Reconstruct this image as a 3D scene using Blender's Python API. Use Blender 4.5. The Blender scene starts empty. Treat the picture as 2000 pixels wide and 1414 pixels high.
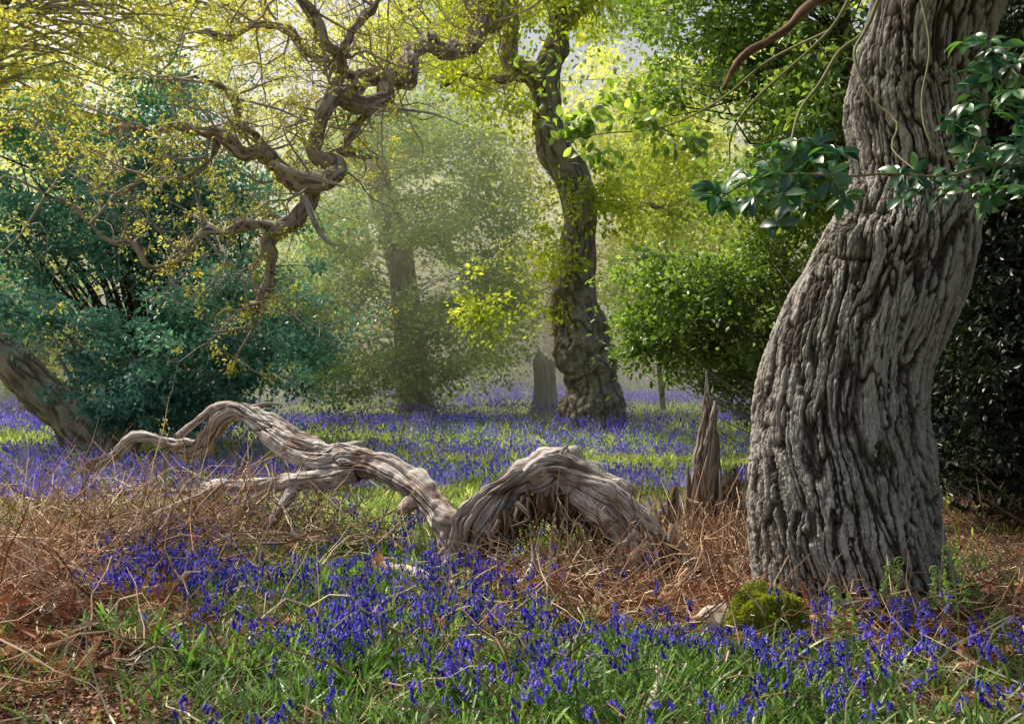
import bpy, math
import numpy as np
from mathutils import Vector
rng = np.random.default_rng(11)
FOC = 1944.0
CAMZ = 1.5
# ---------------------------------------------------------------- helpers
def W(u, v, d):
    """image pixel + assumed depth -> metres"""
    return np.array([(u-1000)*d/FOC, d, CAMZ+(707-v)*d/FOC])
def WP(lst):  # points and radii in image pixels, each with an assumed depth
    return np.array([[*W(u, v, d), r*d/FOC] for (u, v, r, d) in lst])

def hash3(a, b, c):
    h = (a*374761393+b*668265263+c*1442695041) & 0xffffffff
    h = ((h ^ (h >> 13))*1274126177) & 0xffffffff
    h = h ^ (h >> 16)
    return (h & 0xffff)/32767.5-1
def vn(P):
    P = np.asarray(P, float)
    i = np.floor(P).astype(np.int64); f = P-i; u = f*f*(3-2*f)
    r = 0
    for a in (0, 1):
        wa = u[:, 0] if a else 1-u[:, 0]
        for b in (0, 1):
            wb = u[:, 1] if b else 1-u[:, 1]
            for c in (0, 1):
                wc = u[:, 2] if c else 1-u[:, 2]
                r = r+wa*wb*wc*hash3(i[:, 0]+a, i[:, 1]+b, i[:, 2]+c)
    return r
def vn2(x, y, s, o=0.0):
    x = np.atleast_1d(np.asarray(x, float)); y = np.atleast_1d(np.asarray(y, float))
    return vn(np.stack([x*s+o, y*s+o*1.7, np.full_like(x, o+.5)], 1))

def gh(x, y):
    x = np.atleast_1d(np.asarray(x, float)); y = np.atleast_1d(np.asarray(y, float))
    h = .05*vn2(x, y, .45, 3)+.02*vn2(x, y, 1.7, 5)+.12*vn2(x, y, .09, 8)*np.clip((y-9)/15, 0, 1)
    h = h+.16*np.exp(-(((x+2.6)/1.0)**2+((y-5.0)/1.3)**2))
    h = h+.05*np.exp(-(((x-2.3)/.9)**2+((y-6.1)/.9)**2))
    return h

class Acc:
    def __init__(s):
        s.V = []; s.F = []; s.tc = []; s.h = []; s.r = []; s.m = []; s.n = 0
    def add(s, V, F, tc=None, h=None, rnd=None, m=0):
        n = len(V)
        s.V.append(V); s.F.append(F+s.n); s.n += n
        s.tc.append(V if tc is None else tc)
        s.h.append(np.full(n, .5) if h is None else h)
        s.r.append(np.full(n, rng.random()) if rnd is None else rnd)
        s.m.append(np.full(len(F), m, np.int32))
    def mesh(s, name, mats, origin=(0, 0, 0), smooth=True):
        V = np.concatenate(s.V)-np.array(origin); F = np.concatenate(s.F)
        me = bpy.data.meshes.new(name)
        me.vertices.add(len(V)); me.vertices.foreach_set('co', V.astype(np.float32).ravel())
        me.loops.add(F.size); me.loops.foreach_set('vertex_index', F.astype(np.int32).ravel())
        me.polygons.add(len(F)); me.polygons.foreach_set('loop_start', (np.arange(len(F))*4).astype(np.int32))
        for m in mats: me.materials.append(m)
        me.polygons.foreach_set('material_index', np.concatenate(s.m))
        me.polygons.foreach_set('use_smooth', np.full(len(F), smooth))
        me.attributes.new('tc', 'FLOAT_VECTOR', 'POINT').data.foreach_set('vector', np.concatenate(s.tc).astype(np.float32).ravel())
        me.attributes.new('h', 'FLOAT', 'POINT').data.foreach_set('value', np.concatenate(s.h).astype(np.float32))
        me.attributes.new('rnd', 'FLOAT', 'POINT').data.foreach_set('value', np.concatenate(s.r).astype(np.float32))
        me.update(calc_edges=True)
        return me
    def obj(s, name, mats, parent=None, origin=(0, 0, 0), smooth=True):
        ob = bpy.data.objects.new(name, s.mesh(name, mats, origin, smooth))
        bpy.context.collection.objects.link(ob)
        if parent is not None: ob.parent = parent
        else: ob.location = origin
        return ob
def empty(name, loc, label, cat, group=None):
    e = bpy.data.objects.new(name, None); e.location = loc; e.empty_display_size = .2
    bpy.context.collection.objects.link(e)
    e['label'] = label; e['category'] = cat
    if group: e['group'] = group
    return e
def tag(o, label, cat, group=None, kind=None):
    o['label'] = label; o['category'] = cat
    if group: o['group'] = group
    if kind: o['kind'] = kind
    return o

def resample(P, step):
    P = np.asarray(P, float)
    Q = np.vstack([2*P[0]-P[1], P, 2*P[-1]-P[-2]])
    out = []
    for i in range(1, len(Q)-2):
        L = np.linalg.norm(Q[i+1, :3]-Q[i, :3]); n = max(1, int(L/step))
        t = (np.arange(n)/n)[:, None]
        a, b, c, d = Q[i-1], Q[i], Q[i+1], Q[i+2]
        out.append(.5*((2*b)+(-a+c)*t+(2*a-5*b+4*c-d)*t*t+(-a+3*b-3*c+d)*t**3))
    out.append(P[-1:])
    R = np.vstack(out); R[:, 3] = np.maximum(R[:, 3], .0008)
    return R
def tube(P, seg=6, step=None, fn=None, twist=0.0):
    P = np.asarray(P, float)
    if step: P = resample(P, step)
    C = P[:, :3]; n = len(C)
    T = np.gradient(C, axis=0); T /= np.linalg.norm(T, axis=1)[:, None]+1e-9
    N = np.zeros_like(T)
    ref = np.array([.31, 1., .17]) if abs(T[0, 1]) < .9 else np.array([1., .1, .2])
    v = ref
    for i in range(n):
        v = v-T[i]*v.dot(T[i]); v = v/(np.sqrt(v.dot(v))+1e-9); N[i] = v
    B = np.cross(T, N)
    s = np.concatenate([[0], np.cumsum(np.linalg.norm(np.diff(C, axis=0), axis=1))])
    th = np.arange(seg)/seg*2*math.pi
    D = N[:, None]*np.cos(th)[None, :, None]+B[:, None]*np.sin(th)[None, :, None]
    R = np.repeat(P[:, 3][:, None], seg, 1)
    S = np.repeat(s[:, None], seg, 1); A = th[None]+twist*S
    tc = np.stack([R*np.cos(A), R*np.sin(A), S], -1).reshape(-1, 3)
    if fn is None:
        dd = 0; h = np.full(n*seg, .55)
    else:
        base = (C[:, None]+D*R[..., None]).reshape(-1, 3)
        dd, h = fn(tc, base, R.ravel()); dd = dd.reshape(n, seg)
    V = (C[:, None]+D*(R+dd)[..., None]).reshape(-1, 3)
    i = np.arange(n-1)[:, None]*seg; j = np.arange(seg)[None]; k = (j+1) % seg
    F = np.stack([i+j, i+k, i+seg+k, i+seg+j], -1).reshape(-1, 4)
    return V, F, tc, h
def bark_fn(f=22, ratio=.2, amp=.03, lump=.05, lf=2.5, flare=0, seed=0, cells=False):
    def fn(tc, pos, R):
        w = vn(tc*np.array([f*.35, f*.35, f*.12])+seed)[:, None]*.8
        q = tc*np.array([f, f, f*ratio])+w+seed
        if cells:
            # long plates between steep fissures that fork and rejoin, crests broken into flakes
            wx = np.stack([vn(tc*np.array([f*.25, f*.25, f*.13])+31), vn(tc*np.array([f*.25, f*.25, f*.13])+47), .3*vn(tc*f*.3+5)], 1)
            wf = np.stack([vn(tc*np.array([f*1.8, f*1.8, f*1.3])+77), vn(tc*np.array([f*1.8, f*1.8, f*1.3])+97), 0*tc[:, 0]], 1)*.20
            n1 = np.abs(vn(q*np.array([.95, .95, 1])+wx*1.1+wf))
            n2 = np.abs(vn(tc*np.array([f*1.6, f*1.6, f*ratio*1.9])+w*1.6+wx*1.3+wf+19))
            n3 = np.abs(vn(tc*np.array([f*2.6, f*2.6, f*ratio*4])+wx*1.3+wf*2+59))
            f1 = np.clip(n1/.32, 0, 1)**.8; f2 = np.clip(n2/.30, 0, 1)**.85; f3 = np.clip(n3/.3, 0, 1)
            fl = vn(tc*np.array([f*5, f*5, f*3])+11); fm = vn(tc*np.array([f*2.4, f*2.4, f*1.2])+131)
            pl = vn(tc*np.array([f*.8, f*.8, f*ratio*1.2])+wx+71)
            h = .38*f1+.22*f2*(.4+.6*f1)+.12*f3+.08*(pl*.5+.5)+.12*(fl*.5+.5)+.08*(fm*.5+.5)
        else:
            q2 = tc*np.array([f*2.1, f*2.1, f*ratio*3.0])+w*1.5+seed+7
            g2 = np.clip(np.abs(vn(q2))/.45, 0, 1)
            g3 = vn(tc*np.array([f*3.5, f*3.5, f*1.6])+3)
            g1 = np.clip(np.abs(vn(q))/.42, 0, 1)
            h = .58*g1**.8+.27*g2+.15*(g3*.5+.5)
        L = lump*vn(pos*lf+seed)+lump*.5*vn(pos*lf*2.2+seed+9)
        d = amp*(h-.75)+L
        if flare:
            zz = np.clip(pos[:, 2], 0, 3)
            ang = np.arctan2(tc[:, 1], tc[:, 0])
            d = d+flare*R*np.exp(-zz/.3)*(.5+.5*np.cos(ang*5+1.2*vn(pos*1.5)))
        return d, h
    return fn
def dead_fn(f=30, amp=.02, lump=.02, lf=6, seed=0, ratio=.05):
    """weathered wood with long drying cracks, grain steps and knots"""
    def fn(tc, pos, R):
        w = vn(tc*np.array([f*.3, f*.3, f*.08])+seed)[:, None]*1.1
        c1 = np.clip(np.abs(vn(tc*np.array([f, f, f*ratio])+w+seed))/.18, 0, 1)**.8
        c2 = np.clip(np.abs(vn(tc*np.array([f*2.1, f*2.1, f*ratio*2])+w+seed+5))/.24, 0, 1)
        gr = vn(tc*np.array([f*4, f*4, f*ratio*3])+w)
        gr2 = vn(tc*np.array([f*.45, f*.45, f*ratio*.8])+w+2)
        st = np.round(gr2*3)/3
        h = .40*c1+.25*c2+.17*(gr*.5+.5)+.18*(gr2*.5+.5)
        L = lump*vn(pos*lf+seed)+lump*.5*vn(pos*lf*2.7+seed+9)+lump*.5*gr2+lump*.8*st
        return amp*(h-.8)+L, h
    return fn
def nrm(a): return a/(np.linalg.norm(a, axis=-1, keepdims=True)+1e-9)
def frames(axis, normal):
    y = nrm(axis); z = normal-(normal*y).sum(-1, keepdims=True)*y; z = nrm(z)
    x = np.cross(y, z)
    return np.stack([x, y, z], -1)
def scatter(acc, T, TF, pos, R, sc, rnd=None, m=0, th=None):
    N = len(pos); k = len(T)
    if N == 0: return
    sc = np.asarray(sc, float)
    if sc.ndim == 1: sc = sc[:, None]
    V = np.einsum('nij,nmj->nmi', R, T[None]*sc[:, None, :])+pos[:, None]
    F = TF[None]+(np.arange(N)*k)[:, None, None]
    if rnd is None: rnd = rng.random(N)
    tc = np.tile(T, (N, 1)) if th is None else np.tile(th, (N, 1))
    h = np.tile(T[:, 1], N)
    acc.add(V.reshape(-1, 3), F.reshape(-1, 4), tc, h, np.repeat(rnd, k), m)
LEAF = np.array([[0, 0, 0], [-.26, .35, .06], [-.2, .75, .05], [0, 1, -.06], [.2, .75, .05], [.26, .35, .06]], float)
LEAFF = np.array([[0, 3, 2, 1], [0, 5, 4, 3]])
BLV = []
for (t_, w_) in ((0, .015), (.15, .11), (.4, .2), (.65, .21), (.85, .14), (1, .01)):
    dz = .04*math.sin(t_*3)-.16*t_*t_
    BLV += [[-w_, t_, dz+w_*.22], [0, t_, dz], [w_, t_, dz+w_*.22]]
BROAD = np.array(BLV); BROADF = np.array([[3*i+j, 3*i+j+1, 3*i+j+4, 3*i+j+3] for i in range(5) for j in (0, 1)])
DIA = np.array([[0, 0, 0], [.32, .5, .07], [0, 1, 0], [-.32, .5, .07]], float); DIAF = np.array([[0, 1, 2, 3]])
def sph(n): return nrm(rng.normal(size=(n, 3)))

def clumps(ells, n, rough=.2):
    w = np.array([e[6] if len(e) > 6 else e[3]*e[5] for e in ells], float); w /= w.sum()
    idx = rng.choice(len(ells), n, p=w)
    E = np.array([e[:6] for e in ells])[idx]
    d = sph(n); rad = (.3+.7*rng.random(n)**.7)
    lobe = 1+.4*vn(d*2.1+idx[:, None]*3.3)
    shoot = np.where(rng.random(n) < .2, 1.15+.4*rng.random(n), 1)
    P = E[:, :3]+d*(rad*lobe*shoot)[:, None]*E[:, 3:6]*(1+rough*rng.normal(size=(n, 1)))
    return P, d
def foliage(acc, C, D, n, size, spread, big=True, up=.6, m=0, flat=.6, rn=None):
    k = len(C); idx = rng.integers(0, k, n)
    cs = .4+1.2*rng.random(k)**1.5
    off = rng.normal(size=(n, 3))*np.array([1, 1, flat])*spread*cs[idx][:, None]
    pos = C[idx]+off
    ax = sph(n)+D[idx]*.5+nrm(off)*.6+np.array([0, 0, -.25])
    no = sph(n)*.8+np.array([0, 0, up])+D[idx]*.35
    R = frames(ax, no)
    cr = rng.random(k)
    rnd = np.clip(.55*cr[idx]+.45*rng.random(n), 0, 1)
    s = size*(.6+.7*rng.random(n))
    keep = pos[:, 2] > gh(pos[:, 0], pos[:, 1])+.02
    pos, R, s, rnd = pos[keep], R[keep], s[keep], rnd[keep]
    if big: scatter(acc, LEAF, LEAFF, pos, R, s, rnd, m)
    else: scatter(acc, DIA, DIAF, pos, R, s, rnd, m)

# ---------------------------------------------------------------- materials
def nodes(name):
    m = bpy.data.materials.new(name); m.use_nodes = True
    nt = m.node_tree; nt.nodes.clear()
    return m, nt, nt.nodes.new('ShaderNodeOutputMaterial')
def N(nt, t, **kw):
    n = nt.nodes.new(t)
    for k, v in kw.items(): setattr(n, k, v)
    return n
def ramp(nt, src, stops):
    r = N(nt, 'ShaderNodeValToRGB'); e = r.color_ramp.elements
    while len(e) < len(stops): e.new(.5)
    for i, (p, c) in enumerate(stops):
        e[i].position = p; e[i].color = (*c, 1)
    nt.links.new(src, r.inputs[0]); return r.outputs[0]
def noise(nt, vec, scale, detail=4, rough=.6):
    n = N(nt, 'ShaderNodeTexNoise'); n.inputs['Scale'].default_value = scale
    n.inputs['Detail'].default_value = detail; n.inputs['Roughness'].default_value = rough
    if vec is not None: nt.links.new(vec, n.inputs['Vector'])
    return n.outputs[0]
def attr(nt, name, out='Fac'):
    a = N(nt, 'ShaderNodeAttribute', attribute_name=name); return a.outputs[out]
def mixc(nt, a, b, fac, mode='MIX'):
    m = N(nt, 'ShaderNodeMix', data_type='RGBA', blend_type=mode)
    for s, v in ((0, fac), (6, a), (7, b)):
        if isinstance(v, (int, float)): m.inputs[s].default_value = v
        elif isinstance(v, tuple): m.inputs[s].default_value = (*v, 1)
        else: nt.links.new(v, m.inputs[s])
    return m.outputs[2]
def vmul(nt, v, s):
    m = N(nt, 'ShaderNodeVectorMath', operation='MULTIPLY'); nt.links.new(v, m.inputs[0]); m.inputs[1].default_value = s
    return m.outputs[0]
def leaf_mat(name, stops, trans=.4, rough=.5, tcol=(1.3, 1.35, .6), spec=.3, nscale=.7):
    m, nt, out = nodes(name)
    c = ramp(nt, attr(nt, 'rnd'), stops)
    g = N(nt, 'ShaderNodeNewGeometry')
    v = ramp(nt, noise(nt, g.outputs['Position'], nscale, 3), [(.3, (.55, .6, .65)), (.7, (1.35, 1.3, 1.1))])
    c = mixc(nt, c, v, 1.0, 'MULTIPLY')
    p = N(nt, 'ShaderNodeBsdfPrincipled'); nt.links.new(c, p.inputs['Base Color'])
    p.inputs['Roughness'].default_value = rough; p.inputs['Specular IOR Level'].default_value = spec
    t = N(nt, 'ShaderNodeBsdfTranslucent'); nt.links.new(mixc(nt, c, tcol, 1.0, 'MULTIPLY'), t.inputs[0])
    x = N(nt, 'ShaderNodeMixShader'); x.inputs[0].default_value = trans
    nt.links.new(p.outputs[0], x.inputs[1]); nt.links.new(t.outputs[0], x.inputs[2]); nt.links.new(x.outputs[0], out.inputs[0])
    return m
def bark_mat(name, dark, mid, light, f=30, ratio=.15, moss=None, mossamt=.5, bump=.5, red=None, lo=.3, md=.62, hi=.95, fine=90, fz=.5, wh=.65):
    m, nt, out = nodes(name)
    tc = attr(nt, 'tc', 'Vector')
    n1 = noise(nt, vmul(nt, tc, (f, f, f*ratio)), 1, 8, .7)
    n2 = noise(nt, vmul(nt, tc, (fine, fine, fine*fz)), 1, 5, .7)
    mx = N(nt, 'ShaderNodeMath', operation='MULTIPLY_ADD'); nt.links.new(attr(nt, 'h'), mx.inputs[0]); mx.inputs[1].default_value = wh
    m2 = N(nt, 'ShaderNodeMath', operation='MULTIPLY'); nt.links.new(n1, m2.inputs[0]); m2.inputs[1].default_value = .32
    m3 = N(nt, 'ShaderNodeMath', operation='MULTIPLY_ADD'); nt.links.new(n2, m3.inputs[0]); m3.inputs[1].default_value = .26; nt.links.new(m2.outputs[0], m3.inputs[2])
    nt.links.new(m3.outputs[0], mx.inputs[2])
    c = ramp(nt, mx.outputs[0], [(lo, dark), (md, mid), (hi, light)])
    g = N(nt, 'ShaderNodeNewGeometry')
    if red is not None:
        c = mixc(nt, c, red, ramp(nt, noise(nt, g.outputs['Position'], 3.0, 5), [(.46, (0, 0, 0)), (.64, (.7,)*3)]))
    if moss is not None:
        c = mixc(nt, c, moss, ramp(nt, noise(nt, g.outputs['Position'], 2.2, 6), [(.5, (0, 0, 0)), (.72, (mossamt,)*3)]))
    p = N(nt, 'ShaderNodeBsdfPrincipled'); nt.links.new(c, p.inputs['Base Color'])
    p.inputs['Roughness'].default_value = .85; p.inputs['Specular IOR Level'].default_value = .2
    b = N(nt, 'ShaderNodeBump'); b.inputs['Strength'].default_value = bump; b.inputs['Distance'].default_value = .018
    nt.links.new(m3.outputs[0], b.inputs['Height']); nt.links.new(b.outputs[0], p.inputs['Normal'])
    nt.links.new(p.outputs[0], out.inputs[0]); return m

M_oak = bark_mat('oak_bark', (.008, .006, .005), (.10, .08, .068), (.40, .375, .355), 50, .25, moss=(.08, .11, .05), mossamt=.3, bump=1.0, lo=.45, md=.72, hi=.99, fine=130, fz=.4, wh=.82)
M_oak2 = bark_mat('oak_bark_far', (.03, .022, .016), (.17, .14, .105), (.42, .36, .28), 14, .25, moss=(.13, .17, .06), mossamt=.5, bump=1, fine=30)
M_limb = bark_mat('limb_bark', (.03, .018, .014), (.24, .18, .145), (.56, .47, .4), 26, .2, moss=(.18, .18, .08), mossamt=.4, bump=.8)
M_redlimb = bark_mat('red_brown_bark', (.03, .014, .01), (.15, .085, .06), (.32, .2, .14), 26, .2, bump=.8)
M_dead = bark_mat('dead_wood', (.018, .011, .009), (.30, .25, .228), (.74, .705, .68), 50, .04, red=(.17, .085, .06), bump=1.0, fine=150, lo=.44, md=.69, hi=.94, fz=.06)
M_rot = bark_mat('rotten_wood', (.015, .008, .006), (.09, .05, .034), (.24, .15, .1), 40, .1, bump=1.0)
M_snag = bark_mat('splintered_wood', (.018, .011, .009), (.17, .13, .105), (.46, .40, .355), 50, .04, bump=1.0, fine=150, red=(.11, .06, .04), lo=.45, md=.73, fz=.06)
M_pale = bark_mat('pale_wood', (.10, .07, .05), (.36, .30, .25), (.6, .55, .48), 30, .08)
M_twig = bark_mat('twig_bark', (.12, .09, .07), (.36, .3, .25), (.62, .56, .47), 60, .1)
M_stem = bark_mat('green_stem', (.09, .1, .05), (.2, .19, .1), (.33, .3, .18), 60, .1)
M_dark = bark_mat('dark_bark', (.02, .015, .012), (.08, .06, .05), (.16, .13, .1), 30, .15)  # dark brown bark of the holly trunks

L_spring = leaf_mat('spring_oak_leaves', [(0, (.26, .34, .05)), (.5, (.46, .54, .10)), (1, (.68, .71, .19))], .6, .55, (1.45, 1.45, .6))
L_gold = leaf_mat('golden_oak_leaves', [(0, (.32, .33, .08)), (.5, (.50, .50, .15)), (1, (.70, .67, .28))], .52, .55, (1.4, 1.4, .7))
L_teal = leaf_mat('holly_leaves', [(0, (.05, .16, .155)), (.6, (.16, .38, .35)), (1, (.42, .68, .6))], .3, .35, (1, 1.4, .9), 1.0)
L_dusty = leaf_mat('ivy_leaves', [(0, (.17, .27, .14)), (.6, (.32, .45, .22)), (1, (.52, .64, .32))], .52, .5, (1.4, 1.45, .7))
L_green = leaf_mat('green_holly_leaves', [(0, (.07, .12, .04)), (.6, (.19, .30, .09)), (1, (.46, .56, .22))], .5, .35, (1.5, 1.6, .6), .8)
L_deep = leaf_mat('shaded_holly_leaves', [(0, (.006, .014, .008)), (.6, (.014, .03, .016)), (1, (.045, .075, .03))], .2, .4, (1.2, 1.3, .6), .4)  # darker copy of the holly leaves, the gloom put into their colour
L_rhodo = leaf_mat('glossy_leaves', [(0, (.015, .06, .042)), (.6, (.045, .15, .09)), (1, (.17, .32, .13))], .28, .3, (1.6, 1.9, .5), .8, 3)
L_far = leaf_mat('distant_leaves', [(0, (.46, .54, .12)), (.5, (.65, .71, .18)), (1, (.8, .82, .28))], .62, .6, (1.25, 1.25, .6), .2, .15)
L_grass = leaf_mat('grass_blades', [(0, (.05, .11, .03)), (.6, (.125, .235, .065)), (1, (.29, .42, .16))], .38, .4, (1.3, 1.5, .65), .5, 1.2)
L_meadow = leaf_mat('sunlit_glade_grass', [(0, (.17, .26, .08)), (.6, (.38, .50, .18)), (1, (.60, .67, .32))], .5, .5, (1.3, 1.35, .7), .3, .6)  # brighter copy of the grass, midfield sunlight put into its colour
L_fern = leaf_mat('fern_green', [(0, (.15, .24, .08)), (1, (.3, .42, .15))], .4, .5)
L_blue = leaf_mat('bluebell_petals', [(0, (.04, .025, .36)), (.6, (.10, .07, .66)), (1, (.24, .19, .88))], .35, .5, (1.1, 1.1, 1.3), .2, 1.5)
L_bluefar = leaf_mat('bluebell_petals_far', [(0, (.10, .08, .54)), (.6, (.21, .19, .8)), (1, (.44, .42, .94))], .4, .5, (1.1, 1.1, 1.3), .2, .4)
L_brown = leaf_mat('dead_leaves', [(0, (.08, .035, .02)), (.5, (.24, .115, .07)), (1, (.44, .27, .19))], .15, .6, (1.2, 1, .8), .3, 2)
L_bracken = leaf_mat('dead_bracken', [(0, (.16, .055, .032)), (.5, (.34, .155, .10)), (1, (.56, .37, .25))], .15, .6, (1.2, 1, .8), .2, 2)
L_straw = leaf_mat('straw_stalks', [(0, (.17, .07, .04)), (.5, (.42, .26, .18)), (1, (.8, .68, .54))], .1, .6, (1.2, 1, .8), .3, 2)
L_moss = leaf_mat('moss', [(0, (.18, .22, .03)), (1, (.46, .5, .10))], .3, .8, nscale=8)

# ---------------------------------------------------------------- world, light, camera
sc = bpy.context.scene
TOSUN = Vector((-.46, .38, .80)).normalized()
el = math.asin(TOSUN.z); az = math.atan2(TOSUN.x, TOSUN.y)
w = bpy.data.worlds.new('World'); sc.world = w; w.use_nodes = True
nt = w.node_tree; bg = nt.nodes['Background']
sky = nt.nodes.new('ShaderNodeTexSky'); sky.sky_type = 'NISHITA'; sky.sun_disc = False
sky.sun_elevation = el; sky.sun_rotation = az; sky.dust_density = 8; sky.air_density = 1.6
nt.links.new(sky.outputs[0], bg.inputs[0]); bg.inputs[1].default_value = .15
sl = bpy.data.lights.new('sun', 'SUN'); sl.energy = 5; sl.angle = math.radians(1.0); sl.color = (1, .93, .76)
so = bpy.data.objects.new('sun', sl); so.rotation_euler = TOSUN.to_track_quat('Z', 'Y').to_euler(); sc.collection.objects.link(so)
cd = bpy.data.cameras.new('camera'); cam = bpy.data.objects.new('camera', cd); sc.collection.objects.link(cam)
cd.lens = 35; cd.sensor_width = 36; cd.clip_end = 500; cam.location = (0, 0, CAMZ); cam.rotation_euler = (math.radians(90), 0, 0)
sc.camera = cam
sc.view_settings.view_transform = 'Standard'; sc.view_settings.look = 'None'; sc.view_settings.exposure = 0

# ---------------------------------------------------------------- ground
def axisv(lo, hi, near, n1, n2):
    return np.concatenate([np.linspace(lo, -near, n2)[:-1], np.linspace(-near, near, n1), np.linspace(near, hi, n2)[1:]])
xs = axisv(-220, 220, 8, 200, 60)
ys = np.concatenate([np.linspace(-40, 2, 12)[:-1], np.linspace(2, 16, 180), 16+np.geomspace(.2, 300, 90)])
X, Y = np.meshgrid(xs, ys); n0, n1 = X.shape
Z = gh(X.ravel(), Y.ravel())
V = np.stack([X.ravel(), Y.ravel(), Z], 1)
i = np.arange(n0-1)[:, None]*n1; j = np.arange(n1-1)[None]
F = np.stack([i+j, i+j+1, i+n1+j+1, i+n1+j], -1).reshape(-1, 4)
m, nt, out = nodes('woodland_floor')
g = N(nt, 'ShaderNodeNewGeometry'); P = g.outputs['Position']
brown = ramp(nt, noise(nt, P, 22, 8, .75), [(.3, (.03, .015, .01)), (.5, (.12, .06, .038)), (.72, (.26, .16, .1))])
green = ramp(nt, noise(nt, P, 9, 6, .7), [(.3, (.04, .07, .015)), (.7, (.18, .26, .06))])
gm = attr(nt, 'h')
c = mixc(nt, brown, green, gm)
p = N(nt, 'ShaderNodeBsdfPrincipled'); nt.links.new(c, p.inputs['Base Color']); p.inputs['Roughness'].default_value = .9
b = N(nt, 'ShaderNodeBump'); b.inputs['Strength'].default_value = .8; b.inputs['Distance'].default_value = .02
nt.links.new(noise(nt, P, 30, 6, .7), b.inputs['Height']); nt.links.new(b.outputs[0], p.inputs['Normal']); nt.links.new(p.outputs[0], out.inputs[0])
M_ground = m
def gau(x, y, cx, cy, rx, ry): return np.exp(-(((x-cx)/rx)**2+((y-cy)/ry)**2)**1.3)
def brownness(x, y):
    b = gau(x, y, -3.05, 5.0, 1.3, 2.0)+gau(x, y, -3.8, 7.6, 1.9, 1.6)*.8+gau(x, y, 1.2, 6.3, 1.4, .75)+gau(x, y, 3.2, 6.0, 2.0, 1.2)
    b = b+.45*gau(x, y, -1.3, 4.0, 1.2, .25)+1.4*gau(x, y, 6.0, 9, 3.2, 3.4)+.25*(y < 6)
    return np.clip(b+.4*vn2(x, y, 1.6, 20), 0, 1)
a = Acc(); bb = brownness(V[:, 0], V[:, 1])
a.add(V, F, None, np.clip(.75-bb, 0, 1)*np.clip(.8+.5*vn2(V[:, 0], V[:, 1], .4, 31), 0, 1))
gr = a.obj('ground', [M_ground]); gr['kind'] = 'structure'; gr['label'] = 'woodland floor of leaf litter and green growth'; gr['category'] = 'ground'

# ---------------------------------------------------------------- trees
def make_tree(name, base, label, cat, ells, nl, size, lm, bm, trunk=None, nclump=200, spread=.25, nbr=40, big=False, group=None,
              seg=20, step=.12, tfn=None, brr=.03, up=.6, extra=None, twist=0.0, brm=None):
    base = np.array(base, float); base[2] = gh(base[0], base[1])[0]
    e = empty(name, base, label, cat, group)
    C, D = clumps(ells, nclump); k = C[:, 2] > .15; C, D = C[k], D[k]
    a = Acc()
    if trunk is not None:
        V, F, tc, h = tube(trunk, seg, step, tfn, twist); a.add(V, F, tc, h)
        tp = resample(trunk, .3)
    else:
        tp = np.array([[base[0]+.1*q, base[1]+.1*q, .1+q*.15, .05] for q in range(5)])
        for q in range(5):
            dr = rng.normal(size=2)*.25
            a.add(*tube([[base[0], base[1], -.1, .07], [base[0]+dr[0], base[1]+dr[1], .7, .05], [base[0]+2*dr[0], base[1]+2*dr[1], 1.6, .03]], 7, .15))
    for q in rng.choice(len(C), min(nbr, len(C)), replace=False):
        c = C[q]; dist = np.linalg.norm(tp[:, :3]-c, axis=1)+np.clip(tp[:, 2]-c[2]+.3, 0, 9)*1.5
        s = tp[np.argmin(dist)]; L = np.linalg.norm(c-s[:3]); mid = (s[:3]+c)/2+rng.normal(size=3)*L*.12+np.array([0, 0, L*.08])
        m2 = (s[:3]*.25+c*.75)+rng.normal(size=3)*L*.07
        r0 = min(brr*(.6+L*.25), s[3]*.8+.02)
        a.add(*tube([[*s[:3], r0], [*mid, r0*.65], [*m2, r0*.4], [*c, r0*.15]], 5, max(.12, L/9)), None, 0 if brm is None else 1)
    a.obj('trunk', [bm] if brm is None else [bm, brm], e, base)
    a = Acc(); foliage(a, C, D, nl, size, spread, big, up)
    a.obj('crown', [lm], e, base, smooth=False)
    return e

# great leaning oak
base = np.array([*W(1665, 1177, 6.2)[:2], 0.]); base[2] = gh(base[0], base[1])[0]
e = empty('oak_tree', base, 'massive old oak with deeply furrowed grey bark leaning over litter', 'tree')
T = WP([(1672, 1290, 208, 6.2), (1670, 1210, 192, 6.2), (1656, 1100, 180, 6.2), (1647, 1000, 176, 6.2), (1642, 900, 172, 6.2), (1641, 800, 160, 6.2), (1661, 700, 152, 6.22),
        (1706, 600, 145, 6.25), (1744, 520, 142, 6.3), (1768, 450, 138, 6.35), (1788, 380, 127, 6.4), (1788, 290, 124, 6.4), (1786, 200, 122, 6.4), (1800, 100, 116, 6.4),
        (1834, 0, 128, 6.45), (1850, -120, 140, 6.5), (1860, -400, 120, 6.6), (1840, -900, 90, 6.8)])
a = Acc(); bf = bark_fn(30, .11, .07, .03, 2.2, .13, 3, True)
def oakfn(tc, pos, R):
    d, h = bf(tc, pos, R)
    q = W(1680, 470, 5.9); v_ = pos-q; dd = np.linalg.norm(v_*np.array([1, 1, 1.5]), axis=1)
    d = d+.09*np.exp(-(dd/.24)**2)+.04*vn(pos*8)*np.exp(-(dd/.32)**2)
    ln = v_[:, 2]+.10+.75*v_[:, 0]+.09*vn(pos*6)
    fo = np.exp(-(ln/.02)**2)*np.exp(-(v_[:, 0]/.17)**2)*(pos[:, 1] < 6.3)*np.clip(.5+.9*vn(pos*6+9), 0, 1)
    d = d-.035*fo; h = np.clip(h-.5*fo, 0, 1)
    q = W(1560, 560, 6.1); dd = np.linalg.norm(pos-q, axis=1)
    d = d+.03*np.exp(-(dd/.2)**2)
    return d, h
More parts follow.
